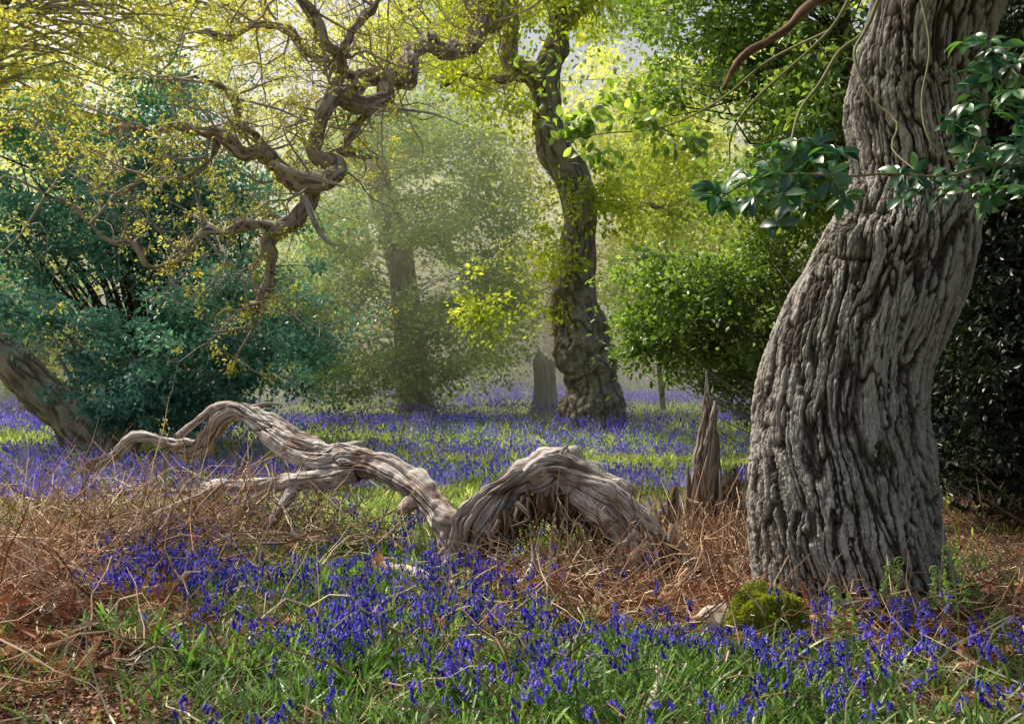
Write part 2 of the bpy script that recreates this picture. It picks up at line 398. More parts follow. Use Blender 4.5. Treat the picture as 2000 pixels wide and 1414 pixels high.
V, F, tc, h = tube(T, 960, .005, oakfn, .35); a.add(V, F, tc, h)
for pts in ([(1780, 1090, 70, 5.95), (1810, 1200, 60, 5.85), (1865, 1250, 30, 5.7), (1930, 1275, 6, 5.6)],
            [(1650, 1120, 60, 6.0), (1640, 1215, 60, 5.78), (1625, 1262, 30, 5.6), (1600, 1285, 6, 5.45)]):
    V, F, tc, h = tube(WP(pts), 240, .008, bark_fn(30, .13, .05, .02, 3, 0, 8, True)); a.add(V, F, tc, h)
a.obj('trunk', [M_oak], e, base)
a = Acc()
for pts in ([(1900, -120, 30, 6.2), (1760, -60, 20, 5.9), (1600, 0, 12, 5.7), (1530, 62, 9, 5.6), (1450, 112, 7, 5.5), (1412, 175, 4, 5.5)],):
    V, F, tc, h = tube(WP(pts), 24, .03, bark_fn(40, .2, .004, .006, 9)); a.add(V, F, tc, h)
a.obj('limb', [M_redlimb], e, base)
a = Acc()
CROWN_SHADE = [(3.6, 6.5, 8.8, 2.8, 3, 2.0), (5.0, 7.5, 7.8, 3, 3, 2.5), (3.8, 2.5, 7.6, 2.5, 3, 1.5), (1.9, 7.9, 7.0, 1.3, 1.0, .9, 9), (2.9, 3.0, 4.9, 1.6, 1.2, .5, 16), (3.6, 5.2, 5.6, 1.0, 1.6, .7, 10)]  # weighted clumps are added above the frame to shade the upper trunk
C, D = clumps(CROWN_SHADE, 280); foliage(a, C, D, 50000, .12, .32, False); a.obj('crown', [L_green], e, base, smooth=False)

# middle oak and its long contorted limb
base = np.array([*W(1155, 838, 22)[:2], 0.]); base[2] = gh(base[0], base[1])[0]
e = empty('oak_tree', base, 'gnarled old oak with burred trunk standing among bluebells', 'tree')
T = WP([(1158, 870, 66, 22), (1157, 835, 63, 22), (1160, 790, 62, 22), (1158, 755, 50, 22), (1142, 700, 54, 22), (1140, 650, 52, 22), (1120, 600, 50, 22), (1122, 550, 40, 22),
        (1128, 500, 38, 22), (1133, 450, 35, 22), (1130, 400, 34, 22), (1116, 350, 35, 22), (1088, 300, 36, 22), (1074, 250, 29, 22), (1067, 200, 30, 22), (1064, 150, 32, 22), (1085, 100, 24, 22), (1092, 40, 20, 22), (1075, -40, 17, 22), (1110, -150, 12, 22), (1100, -300, 6, 22)])
a = Acc()
mb = bark_fn(9, .22, .09, .07, 1.9, .25, 23, True)
def midfn(tc, pos, R):
    d, h = mb(tc, pos, R)
    lo = np.clip((3.6-pos[:, 2])/1.5, 0, 1)
    d = d+lo*(.07*vn(pos*4.1+3)+.08*np.abs(vn(pos*7+5))+.05*np.abs(vn(pos*15)))-.03*lo
    return d, h
V, F, tc, h = tube(T, 190, .028, midfn); a.add(V, F, tc, h)
a.obj('trunk', [M_oak2], e, base)
limbs = [
 [(1060, 160, 26, 22), (1035, 140, 22, 21.8), (1008, 118, 19, 21.5), (1012, 88, 17, 21.3), (998, 50, 17, 21), (985, 10, 19, 20.5), (950, 48, 17, 19.5), (905, 82, 16, 18.6), (860, 98, 16, 17.8), (825, 88, 15, 17.2),
  (803, 115, 15, 16.6), (792, 148, 16, 16.2), (765, 165, 17, 15.8), (745, 195, 19, 15.4), (708, 215, 19, 15.1), (668, 208, 17, 14.9), (640, 235, 15, 14.7), (636, 290, 14, 14.5), (645, 332, 16, 14.4),
  (612, 360, 19, 14.2), (562, 345, 18, 14.1), (520, 312, 16, 14), (470, 300, 14, 14), (425, 272, 12, 13.9), (380, 280, 9, 13.8), (335, 258, 8, 13.7), (290, 262, 6, 13.6), (258, 248, 5, 13.5), (200, 262, 3, 13.4)],
 [(765, 162, 17, 15.8), (720, 152, 16, 15.6), (690, 172, 15, 15.4), (650, 182, 14, 15.2), (665, 150, 12, 15), (668, 110, 12, 14.8), (638, 82, 13, 14.7), (628, 50, 12, 14.6), (596, 15, 10, 14.5), (570, -40, 9, 14.4), (520, -120, 6, 14.3)],
 [(668, 112, 11, 14.8), (690, 60, 8, 14.8), (730, 20, 7, 14.8), (760, -50, 5, 14.8)],
 [(700, 155, 11, 15.5), (640, 130, 10, 15.3), (590, 95, 9, 15.2), (560, 60, 8, 15), (500, 45, 7, 14.9), (455, 70, 5, 14.8), (400, 60, 3, 14.7)],
 [(612, 360, 17, 14.2), (604, 395, 16, 14.1), (575, 430, 17, 14), (540, 445, 18, 13.9), (524, 470, 14, 13.8), (530, 510, 11, 13.8), (520, 550, 10, 13.8), (512, 590, 11, 13.8), (500, 612, 9, 13.8), (496, 640, 2, 13.8)],
 [(505, 602, 12, 13.8), (488, 604, 9, 13.8), (474, 606, 3, 13.75)],
 [(540, 448, 12, 13.9), (490, 440, 10, 13.8), (440, 455, 9, 13.7), (395, 460, 8, 13.6), (365, 490, 8, 13.5), (330, 520, 6, 13.4), (290, 515, 5, 13.3), (262, 480, 5, 13.2), (215, 468, 4, 13.1), (170, 440, 3.5, 13), (140, 400, 2.5, 12.9), (90, 380, 1.5, 12.8)],
 [(520, 312, 11, 14), (500, 270, 8, 13.9), (470, 240, 7, 13.8), (455, 195, 6, 13.7), (430, 170, 4, 13.6), (380, 150, 3, 13.5)],
 [(745, 195, 12, 15.4), (700, 250, 8, 15.2), (660, 300, 6, 15), (690, 300, 4, 15), (740, 310, 3, 15)],
 [(425, 272, 8, 13.9), (400, 320, 6, 13.8), (350, 350, 5, 13.6), (300, 345, 4, 13.5), (240, 380, 3, 13.4), (190, 370, 2, 13.3)],
 [(1045, 150, 12, 22), (1000, 150, 10, 21.6), (950, 158, 8, 21.3), (900, 150, 5, 21), (860, 170, 3, 20.8)],
 [(1090, 60, 14, 22), (1140, 20, 10, 22), (1200, -30, 8, 22), (1290, -60, 5, 22)],
 [(1150, 405, 12, 22), (1200, 400, 9, 22.1), (1250, 405, 6, 22.3), (1310, 390, 3, 22.5)],
 [(985, 12, 12, 20.5), (930, -10, 9, 19.5), (860, -20, 7, 19), (800, 20, 5, 18.5)]]
pale = [[(530, 318, 7, 13.95), (580, 340, 6, 13.8), (630, 352, 4, 13.7), (690, 372, 1, 13.6)], [(596, 385, 7, 14), (610, 425, 6, 13.8), (625, 455, 6, 13.7), (645, 475, 4, 13.6), (664, 480, 1, 13.6)],
        [(755, 212, 4, 15.3), (800, 216, 3, 15.1), (850, 224, 2, 15), (905, 246, .6, 15)], [(500, 560, 2, 13.8), (540, 585, 1.5, 13.7), (578, 612, 1, 13.7)]]
a = Acc(); src = []
for L in limbs:
    P = WP(L); r0 = P[:, 3].max()
    P2 = resample(P, .25); P2[1:-1, :3] += rng.normal(size=(len(P2)-2, 3))*r0*.32
    V, F, tc, h = tube(P2, 34, .04, bark_fn(18, .3, .03, .035, 6, 0, 2)); a.add(V, F, tc, h)
    src.append(P2)
for L in pale:
    V, F, tc, h = tube(WP(L), 12, .05, bark_fn(40, .1, .004, .005, 9)); a.add(V, F, tc, h, None, 1)
tips = []
def grow(acc, p, d, L, r, lev, bend=.5, m=0, seg=4):
    n = max(3, int(L/.16)); pts = [p]; q = p.copy(); dd = nrm(d)
    for i in range(n):
        dd = nrm(dd+rng.normal(size=3)*(.12 if rng.random() < .6 else .5)+np.array([0, 0, .04]))
        q = q+dd*L/n; pts.append(q.copy())
    pts = np.array(pts); rr = r*np.linspace(1, .35, len(pts))
    acc.add(*tube(np.column_stack([pts, rr]), seg), None, m)
    if lev <= 0: tips.append((pts[-1], dd)); tips.append((pts[len(pts)//2], dd)); return
    for k in range(2+int(rng.random()*3)):
        i = rng.integers(1, len(pts)); d2 = nrm(dd+rng.normal(size=3)*.8)
        grow(acc, pts[i], d2, L*(.4+.35*rng.random()), rr[i]*.7, lev-1, bend, m, seg)
    tips.append((pts[-1], dd))
for bi, P in enumerate(src):
    L = np.linalg.norm(np.diff(P[:, :3], axis=0), axis=1).sum()
    for k in range(int(L*5.0)):
        i = rng.integers(len(P)//5, len(P)); d = sph(1)[0]+np.array([-.35, -.1, .1])
        if P[i, 1] > 19: d = sph(1)[0]
        grow(a, P[i, :3], d, .6+1.3*rng.random(), .013+.014*rng.random(), 2, m=2)
a.obj('limb', [M_limb, M_pale, M_twig], e, base)
tp = np.array([t[0] for t in tips]); td = np.array([t[1] for t in tips])
a = Acc()
front = tp[:, 1] < 19
hi = tp[:, 2] > 1.5+ (707-330)*14/FOC
lf = tp[:, 0]/tp[:, 1] < -.2
sel = front & (rng.random(len(tp)) < np.where(hi, .36, .24)*np.where(lf, 1, .55))
foliage(a, tp[sel], td[sel], 18000, .052, .055, True, .3, 0, 1)
a.obj('foliage', [L_gold], e, base, smooth=False)
a = Acc(); bk = ~front
foliage(a, tp[bk], td[bk], 7000, .11, .16, True, .3, 0, 1)
def EP(u, v, d, ru, rv, rd): c = W(u, v, d); return (c[0], c[1], c[2], ru*d/FOC, rd, rv*d/FOC)
C, D = clumps([EP(1150, 0, 22, 180, 55, 2.5), EP(970, 150, 23.5, 100, 60, 1.0), EP(1290, 260, 23.5, 130, 130, 1.8), EP(1310, 420, 23.5, 120, 60, 1.5), EP(1170, -130, 22, 350, 100, 3), EP(850, 20, 24, 170, 60, 2), EP(820, 110, 24.5, 110, 50, 1.5)], 290)
foliage(a, C, D, 27000, .12, .32, False, .5)
C, D = clumps([EP(940, 615, 20.5, 75, 55, .6)], 22, .6); foliage(a, C, D, 750, .12, .22, False, .5)
C, D = clumps([EP(1070, 500, 21.4, 45, 120, .4), EP(1190, 400, 21.4, 50, 90, .4)], 50, .5); foliage(a, C, D, 1500, .12, .22, False, .5)
a.obj('crown', [L_spring], e, base, smooth=False)

# leaning oak in the holly, left
e = make_tree('oak_tree', W(175, 880, 16.5), 'leaning dark oak trunk rooted beside a holly thicket', 'tree',
   [EP(-200, 60, 17, 260, 140, 2.5), EP(60, 120, 17.5, 190, 130, 1.5), EP(250, 60, 19, 160, 90, 1.5), EP(430, 40, 20, 160, 80, 1.5)], 14500, .1, L_gold, M_oak2,
   trunk=WP([(215, 920, 66, 16.5), (190, 870, 52, 16.5), (140, 815, 42, 16.5), (70, 755, 38, 16.5), (10, 690, 36, 16.5), (-60, 560, 34, 16.8), (-90, 350, 30, 17), (-60, 150, 24, 17.3), (20, -40, 16, 17.5), (90, -250, 8, 17.5)]),
   nclump=330, spread=.26, nbr=140, seg=90, step=.04, tfn=bark_fn(12, .25, .05, .05, 2, .3), brr=.022, brm=M_twig)
# hollies, left
make_tree('holly_tree', W(250, 840, 18.5), 'tall dark holly with dense blue-green leaves', 'tree',
   [EP(230, 330, 19, 230, 150, 1.6), EP(90, 480, 18.6, 190, 150, 1.4), EP(420, 420, 19, 150, 150, 1.2), EP(480, 620, 19, 120, 110, 1), EP(60, 250, 19.5, 160, 120, 1.2), EP(330, 190, 20, 110, 90, 1.2), EP(570, 690, 18, 90, 70, .8), EP(250, 480, 18, 170, 90, .9)], 54000, .09, L_teal, M_dark,
   nclump=460, spread=.22, nbr=110, big=False, brr=.022)
make_tree('holly_bush', W(250, 860, 15.5), 'rounded holly bush with glossy blue-green leaves', 'bush',
   [EP(390, 640, 14.9, 105, 75, .9), EP(150, 640, 15, 100, 65, .8), EP(280, 750, 14.9, 150, 60, .8), EP(440, 560, 15, 50, 45, .5), EP(30, 600, 15, 70, 45, .6), EP(490, 710, 14.8, 70, 60, .6), EP(370, 800, 14.9, 120, 45, .6), EP(240, 820, 15, 60, 35, .5)], 22000, .085, L_teal, M_twig,
   nclump=230, spread=.14, nbr=220, big=True, brr=.010)
# ivy clad tree, centre
make_tree('ivy_clad_tree', W(795, 800, 28), 'leaning grey trunk smothered in dusty green ivy and holly', 'tree',
   [EP(640, 560, 27, 110, 120, 1.5), EP(880, 640, 27, 110, 90, 1.5), EP(930, 450, 28.5, 110, 150, 1.5), EP(680, 330, 29, 110, 110, 1.2), EP(600, 660, 26, 90, 80, 1), EP(880, 270, 29, 120, 90, 1.2), EP(970, 620, 29, 60, 110, 1),
    EP(790, 640, 25.6, 90, 60, .8), EP(750, 260, 26.2, 120, 100, .9), EP(820, 730, 25.4, 150, 50, .9), EP(680, 720, 25, 130, 50, .9), EP(560, 560, 24, 80, 100, .9), EP(830, 430, 25.6, 60, 90, .7), EP(650, 430, 25, 70, 100, .8)],
   58000, .12, L_dusty, M_oak2, trunk=WP([(820, 840, 38, 28), (808, 760, 33, 28), (798, 640, 30, 27.8), (786, 540, 28, 27.5), (765, 450, 27, 27.3), (745, 370, 24, 27.3), (735, 280, 16, 27.5), (760, 100, 6, 27), (740, 30, 3, 27)]),
   nclump=720, spread=.38, nbr=240, seg=60, step=.08, tfn=bark_fn(8, .3, .05, .06, 1.5, .2), brr=.010, brm=M_twig)
# shrubs, right
make_tree('holly_bush', W(1600, 800, 13.8), 'leafy light green holly bush with arching stems', 'bush',
   [EP(1400, 560, 13, 130, 80, .8), EP(1260, 530, 13.3, 85, 60, .6), EP(1320, 630, 13.2, 120, 60, .6), EP(1480, 630, 13, 110, 80, .8), EP(1530, 480, 13, 80, 120, .8), EP(1600, 700, 13.4, 120, 120, .8), EP(1450, 715, 13.6, 100, 50, .6), EP(1330, 680, 13.5, 100, 50, .5), EP(1500, 360, 12.8, 90, 90, .7)], 24000, .085, L_green, M_twig,
   nclump=260, spread=.2, nbr=260, big=True, brr=.010)
make_tree('holly_tree', W(1720, 820, 11.5), 'dark glossy holly tree behind the massive oak', 'tree',
   [EP(1500, 90, 11.5, 150, 120, 1.2), EP(1330, 40, 11.8, 110, 50, 1), EP(1600, 330, 12, 80, 150, 1), EP(1290, 170, 11, 120, 35, .6), EP(1480, -120, 11.5, 260, 90, 1.5), EP(1570, 200, 10.5, 80, 110, .8)], 24000, .08, L_green, M_dark,
   trunk=WP([(1720, 980, 30, 11.5), (1715, 800, 24, 11.5), (1700, 500, 20, 11.5), (1660, 200, 16, 11.5), (1640, -100, 12, 11.5)]), nclump=320, spread=.2, nbr=240, big=True, seg=20, step=.1, brr=.016)
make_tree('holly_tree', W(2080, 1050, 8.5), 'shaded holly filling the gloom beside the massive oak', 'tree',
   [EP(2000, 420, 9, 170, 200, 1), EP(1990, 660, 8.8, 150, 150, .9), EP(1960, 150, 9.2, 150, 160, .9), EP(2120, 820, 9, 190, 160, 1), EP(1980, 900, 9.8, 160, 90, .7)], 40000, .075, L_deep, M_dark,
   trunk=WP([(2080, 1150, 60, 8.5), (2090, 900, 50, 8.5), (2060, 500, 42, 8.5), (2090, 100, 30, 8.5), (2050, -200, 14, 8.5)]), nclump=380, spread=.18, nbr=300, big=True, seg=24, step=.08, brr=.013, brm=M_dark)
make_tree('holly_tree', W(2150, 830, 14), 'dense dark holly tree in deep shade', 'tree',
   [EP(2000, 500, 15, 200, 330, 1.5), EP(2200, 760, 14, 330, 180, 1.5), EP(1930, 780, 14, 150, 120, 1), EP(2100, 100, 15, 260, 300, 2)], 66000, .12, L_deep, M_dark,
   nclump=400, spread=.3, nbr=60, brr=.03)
# bright young tree in the sun beyond the middle oak
make_tree('young_oak_tree', W(1290, 770, 28), 'slender young oak glowing with fresh lime green leaves', 'tree',
   [EP(1310, 330, 28, 150, 110, 1.5), EP(1230, 520, 28, 120, 90, 1.2), EP(1390, 480, 28.5, 130, 110, 1.3), EP(1300, 640, 28, 150, 70, 1.2), EP(1180, 250, 28.5, 90, 90, 1.2), EP(1010, 540, 29.5, 60, 130, 1.0), EP(990, 300, 29, 80, 100, 1.0)], 22000, .14, L_far, M_oak2,
   trunk=WP([(1295, 800, 6, 28), (1285, 650, 5, 28), (1300, 480, 5, 28), (1280, 330, 4, 28), (1300, 200, 2, 28)]), nclump=400, spread=.38, nbr=120, seg=14, step=.2, brr=.014)
# woodland behind
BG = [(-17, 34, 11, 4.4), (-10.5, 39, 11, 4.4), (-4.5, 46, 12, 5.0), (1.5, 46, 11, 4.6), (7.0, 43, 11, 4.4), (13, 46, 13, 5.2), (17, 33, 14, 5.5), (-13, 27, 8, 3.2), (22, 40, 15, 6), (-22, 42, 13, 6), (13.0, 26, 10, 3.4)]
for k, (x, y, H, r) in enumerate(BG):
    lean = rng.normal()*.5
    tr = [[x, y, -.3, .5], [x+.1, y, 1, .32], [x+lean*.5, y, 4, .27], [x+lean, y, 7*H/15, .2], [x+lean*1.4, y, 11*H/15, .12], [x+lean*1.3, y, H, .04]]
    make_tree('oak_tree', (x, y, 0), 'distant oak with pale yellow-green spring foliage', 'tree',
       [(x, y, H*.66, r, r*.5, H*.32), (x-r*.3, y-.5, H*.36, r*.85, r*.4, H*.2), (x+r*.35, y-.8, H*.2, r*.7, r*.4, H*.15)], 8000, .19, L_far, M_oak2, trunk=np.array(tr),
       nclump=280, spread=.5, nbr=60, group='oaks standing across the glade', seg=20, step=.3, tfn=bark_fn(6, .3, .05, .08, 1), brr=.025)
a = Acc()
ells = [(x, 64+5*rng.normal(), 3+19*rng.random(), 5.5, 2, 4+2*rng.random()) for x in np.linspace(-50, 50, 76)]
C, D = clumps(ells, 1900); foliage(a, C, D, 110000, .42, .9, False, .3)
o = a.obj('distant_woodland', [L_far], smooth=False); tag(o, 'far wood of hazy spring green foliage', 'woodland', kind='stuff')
a = Acc()
ells = [(x, (38 if 0 < x < 6 else 31)+6*rng.random(), .3, 1.6, .8, .9+.5*rng.random()) for x in np.linspace(-24, 26, 38)]
C, D = clumps(ells, 460); foliage(a, C, D, 20000, .14, .25, False, .3)
o = a.obj('undergrowth', [L_dusty], smooth=False); tag(o, 'low tangled undergrowth along the edge of the glade', 'undergrowth', kind='stuff')

# ---------------------------------------------------------------- fallen bough
base = np.array([*W(905, 1110, 7.2)[:2], 0.]); base[2] = gh(base[0], base[1])[0]
a = Acc()
def log(L, seg=90, f=30, amp=.03, lump=.018, tw=.5, st=.01, mat=0, lf=6):
    P = WP(L)
    V, F, tc, h = tube(P, seg, st, dead_fn(f, amp, lump, lf, 4), tw); a.add(V, F, tc, h, None, mat)
log([(135, 930, 2, 9.6), (170, 912, 5, 9.6), (215, 893, 8, 9.5), (265, 856, 11, 9.4), (310, 860, 11, 9.3), (345, 874, 15, 9.2), (385, 876, 18, 9.1), (415, 848, 19, 9), (440, 812, 17, 8.9), (470, 800, 16, 8.8),
     (505, 820, 20, 8.7), (545, 846, 25, 8.6), (590, 880, 28, 8.4), (650, 898, 31, 8.2), (715, 905, 29, 8), (775, 925, 29, 7.8), (820, 962, 29, 7.6), (855, 1005, 29, 7.4), (885, 1045, 35, 7.25), (905, 1100, 40, 7.15), (910, 1160, 34, 7.15)], 200, 26, .06, .028, .6, .008)
log([(900, 1170, 34, 7.15), (902, 1110, 38, 7.15), (920, 1055, 36, 7.12), (950, 1005, 32, 7.1), (990, 960, 30, 7.1), (1040, 928, 32, 7.05), (1092, 913, 38, 7), (1138, 938, 42, 6.97), (1184, 972, 40, 6.92), (1226, 1015, 38, 6.87),
     (1264, 1062, 34, 6.82), (1292, 1108, 28, 6.76), (1272, 1158, 16, 6.7), (1240, 1195, 5, 6.6)], 260, 22, .065, .05, .25, .008, lf=5)
log([(1030, 930, 18, 7.0), (1068, 905, 18, 7), (1095, 888, 12, 7), (1108, 870, 2, 7)], 60)
log([(1110, 930, 22, 6.95), (1160, 948, 24, 6.9), (1214, 980, 22, 6.86), (1258, 1018, 17, 6.84), (1302, 1056, 11, 6.84), (1340, 1092, 3, 6.86)], 70)
log([(1250, 1060, 20, 6.82), (1295, 1085, 16, 6.8), (1330, 1120, 10, 6.8), (1345, 1150, 2, 6.8)], 50)
log([(1120, 960, 20, 6.93), (1165, 1000, 20, 6.88), (1200, 1040, 16, 6.84), (1225, 1085, 8, 6.8), (1235, 1120, 1, 6.8)], 60)
log([(860, 1010, 24, 7.3), (900, 1030, 24, 7.2), (935, 1025, 20, 7.12), (960, 1000, 10, 7.08)], 70)
log([(700, 925, 17, 8.0), (650, 935, 19, 8.05), (600, 938, 17, 8.1), (550, 942, 14, 8.2), (500, 948, 12, 8.3), (440, 948, 10, 8.4), (380, 958, 7, 8.6), (310, 956, 4, 8.8), (240, 958, 1.5, 9)], 60)
log([(590, 880, 18, 8.4), (598, 905, 13, 8.3), (590, 935, 13, 8.15), (570, 965, 10, 8.1), (548, 992, 7, 8), (530, 1030, 4, 7.9)], 40)
log([(440, 950, 10, 8.4), (390, 968, 9, 8.3), (330, 995, 7, 8.1), (270, 1020, 5, 8), (180, 1052, 3, 7.9)], 30, amp=.012, lump=.01)
log([(470, 800, 10, 8.8), (445, 792, 8, 8.8), (415, 800, 7, 8.9), (385, 822, 7, 9), (350, 850, 5, 9.1)], 24, amp=.012, lump=.01)
log([(480, 800, 6, 8.8), (520, 788, 3, 8.8), (560, 792, 1, 8.8)], 16, amp=.008, lump=.006)
log([(660, 880, 12, 8.2), (700, 868, 7, 8.2), (712, 862, 1, 8.2)], 20, amp=.012, lump=.01)
log([(800, 985, 16, 7.5), (785, 998, 8, 7.4), (775, 1000, 2, 7.4)], 20, amp=.012, lump=.01)
log([(325, 880, 6, 9.2), (322, 920, 5, 9.2), (318, 975, 3, 9.2)], 14, amp=.008, lump=.006)
for k in range(70):
    u, v, d = 1284+rng.normal()*30, 1085+rng.normal()*32, 6.74+rng.normal()*.06
    log([(u, v, 9, d), (u+rng.normal()*14, v+35, 6, d-.03), (u-10+rng.normal()*26, v+60+40*rng.random(), 1, d-.06)], 12, st=.02, amp=.008, lump=.004, mat=2 if k % 3 == 0 else 0)
for k in range(190):
    t = rng.random(); u = 945+t*300; v = 980+85*(2*t-1)**2+rng.normal()*6; d = 7.04+.08*rng.normal()
    log([(u, v-22, 5, d), (u+rng.normal()*10, v+8, 3.5, d-.03), (u+rng.normal()*18, v+18+75*rng.random()**1.6, .6, d-.03)], 6, st=.03, amp=.003, lump=.002, mat=2 if rng.random() < .7 else 0)
o = a.obj('fallen_bough', [M_dead, M_dead, M_rot], None, base); tag(o, 'weathered grey dead oak bough arching over brown bracken', 'log')

# upright snag
base = np.array([*W(1370, 1060, 8.3)[:2], 0.]); a = Acc()
def wood(L, seg=50, mat=0, amp=.035, lump=.012):
    V, F, tc, h = tube(WP(L), seg, .012, dead_fn(24, amp, lump, 5, 6), .1); a.add(V, F, tc, h, None, mat)
wood([(1354, 1100, 25, 8.3), (1359, 1040, 23, 8.3), (1366, 960, 20, 8.3), (1375, 880, 18, 8.3), (1382, 820, 14, 8.3), (1382, 780, 8, 8.3), (1380, 722, 1.0, 8.3)], 90, 0, .045, .014)
for (du, top, r) in ((18, 782, 13), (26, 838, 12), (-12, 862, 12), (-18, 925, 10), (6, 830, 13), (28, 905, 10), (-6, 890, 12), (14, 866, 13)):
    wood([(1360+du*.9, 1090, r+3, 8.2), (1363+du*.9, 1000, r, 8.2), (1372+du*.9, (1000+top)/2, r*.85, 8.22), (1379+du*.9, top+30, r*.55, 8.22), (1381+du*.9+rng.normal()*3, top, .8, 8.22)], 36, 0, .035, .01)
o = a.obj('tree_stump', [M_snag, M_rot], None, base); tag(o, 'tall splintered dead stake with a sharp pointed tip', 'stump')
a = Acc()
wood([(1322, 1100, 20, 8.1), (1318, 1040, 14, 8.1), (1313, 985, 8, 8.1), (1318, 950, 1.5, 8.1)], 40, 1)
wood([(1430, 1110, 42, 8.2), (1432, 1020, 34, 8.2), (1428, 965, 24, 8.2), (1436, 915, 3, 8.2)], 60, 1, .06, .03)
for k in range(70):
    u, v = 1290+rng.random()*175, 1065+rng.normal()*22
    wood([(u, v+20, 11, 8.0), (u+rng.normal()*6, v-20, 7, 8.05), (u+rng.normal()*14, v-40-110*rng.random()**2, .8, 8.1)], 10, 1 if k % 4 else 0, .01, .004)
o = a.obj('tree_stump', [M_snag, M_rot], None, base); tag(o, 'low dark rotten stump broken into splinters', 'stump')
base = np.array([*W(1062, 785, 28)[:2], 0.]); a = Acc()
def pl(L, s=50): 
    V, F, tc, h = tube(WP(L), s, .04, dead_fn(8, .08, .03, 2, 4), 0); a.add(V, F, tc, h)
pl([(1060, 820, 28, 28), (1060, 790, 22, 28), (1060, 740, 17, 28), (1056, 705, 14, 28), (1054, 694, 8, 28), (1052, 682, 1, 28)])
pl([(1070, 820, 20, 28), (1072, 760, 14, 28), (1074, 715, 9, 28), (1076, 700, 1, 28)])
o = a.obj('tree_stump', [M_pale], None, base); tag(o, 'pale broken stump standing in sunlit bluebells', 'stump')

def loose(L, mat, label):
    a_ = Acc(); P = WP(L); V, F, tc, h = tube(P, 20, .02, dead_fn(40, .008, .008, 8), 0); a_.add(V, F, tc, h)
    b_ = P[0, :3].copy(); b_[2] = 0
    tag(a_.obj('fallen_branch', [mat], None, b_), label, 'branch')
loose([(730, 1100, 8, 6.9), (790, 1118, 15, 6.8), (850, 1138, 14, 6.6), (905, 1150, 10, 6.5)], M_pale, 'pale bare branch lying among bluebells')
loose([(985, 1165, 6, 6.3), (1015, 1140, 7, 6.3), (1040, 1110, 7, 6.35), (1043, 1060, 5, 6.4)], M_dead, 'short crooked grey branch poking from the litter')
loose([(640, 1160, 5, 6.3), (760, 1170, 9, 6.2), (860, 1182, 9, 6.1), (960, 1190, 6, 6.0)], M_dead, 'grey branch half buried in bluebells')
loose([(470, 1350, 5, 4.5), (580, 1332, 6, 4.6), (680, 1345, 6, 4.55), (745, 1372, 3, 4.5)], M_dead, 'thin grey branch lying on leaf litter')
loose([(1250, 1420, 9, 4.1), (1275, 1370, 9, 4.3), (1290, 1315, 8, 4.6), (1268, 1300, 4, 4.8)], M_pale, 'forked pale branch lying in the grass')
a = Acc(); P = np.array([W(1385, 1225, 5.55)])[0]; a.add(*tube([[P[0]-.12, P[1], .02, .02], [P[0]-.05, P[1], .05, .07], [P[0]+.08, P[1], .06, .08], [P[0]+.16, P[1]+.02, .03, .02]], 30, .02, bark_fn(20, .5, .02, .03, 9)))
tag(a.obj('stone', [M_pale], None, (P[0], P[1], 0)), 'pale lichened stone at the foot of the oak', 'stone')
# moss clump
c = W(1492, 1185, 5.35); a = Acc(); n = 16000
g0 = gh(c[0], c[1])[0]
d = sph(n); d[:, 2] = abs(d[:, 2]); rr = np.array([.21, .16, .29])*(1+.22*vn(d*3.3))[:, None]
pos = np.array([c[0], c[1], g0])+d*rr*(.9+.12*rng.random((n, 1)))
scatter(a, DIA, DIAF, pos, frames(d+sph(n)*.6, sph(n)), .012+.009*rng.random(n))
tt = np.linspace(0, 1, 12); a.add(*tube([[c[0], c[1], g0-.05+.30*t, .16*math.sqrt(max(1-t*t, .001))] for t in tt], 20))
tag(a.obj('moss_clump', [L_moss], None, (c[0], c[1], 0), smooth=False), 'yellow-green moss cushion at the foot of the oak', 'moss')

# ---------------------------------------------------------------- rhododendron reaching in
base = np.array([*W(2230, 1300, 4.6)[:2], 0.]); e = empty('rhododendron', (base[0], base[1], 0), 'glossy dark leaved shrub with branches hanging before the oak', 'shrub')
a = Acc()
stems = [[(2230, 1450, 22, 4.6), (2260, 900, 18, 4.6), (2240, 400, 15, 4.6), (2180, 0, 10, 4.6), (2080, -250, 6, 4.6)],
 [(2245, 480, 9, 4.6), (2100, 360, 5, 4.5), (1960, 320, 3.5, 4.4), (1850, 345, 3, 4.3), (1740, 340, 2.6, 4.2), (1650, 345, 2.4, 4.1), (1560, 340, 2.2, 4.1), (1470, 352, 2, 4.1), (1400, 392, 1.5, 4.1)],
 [(2180, 0, 8, 4.6), (2060, 60, 5, 4.5), (1990, 120, 4, 4.4), (1940, 200, 3, 4.4), (1900, 300, 2, 4.3)],
 [(2080, -250, 6, 4.6), (1860, -120, 5, 4.8), (1740, -40, 4, 4.9), (1690, 60, 4, 4.9), (1640, 100, 3.5, 4.9), (1600, 165, 3, 4.8), (1560, 220, 2.5, 4.7), (1540, 300, 2, 4.4)],
 [(1860, -120, 5, 4.8), (1700, -60, 3.5, 5), (1620, 60, 3, 5), (1480, 190, 2.5, 5), (1430, 260, 2, 5), (1425, 320, 1.2, 5)],
 [(1690, 60, 3.5, 4.9), (1668, 110, 3, 4.8), (1700, 190, 2.4, 4.7), (1752, 240, 2.4, 4.6), (1742, 290, 1.8, 4.5), (1790, 335, 1.5, 4.3)],
 [(1900, 340, 2.5, 4.35), (1820, 280, 2, 4.4), (1800, 200, 2, 4.5), (1815, 90, 2, 4.6), (1790, -40, 2, 4.7)],
 [(1470, 352, 2, 4.1), (1500, 400, 1.8, 4.1), (1490, 440, 1.5, 4.1), (1450, 478, 1, 4.1)]]
for s in stems: a.add(*tube(WP(s), 8, .05))
a.obj('stem', [M_stem], e, (base[0], base[1], 0))
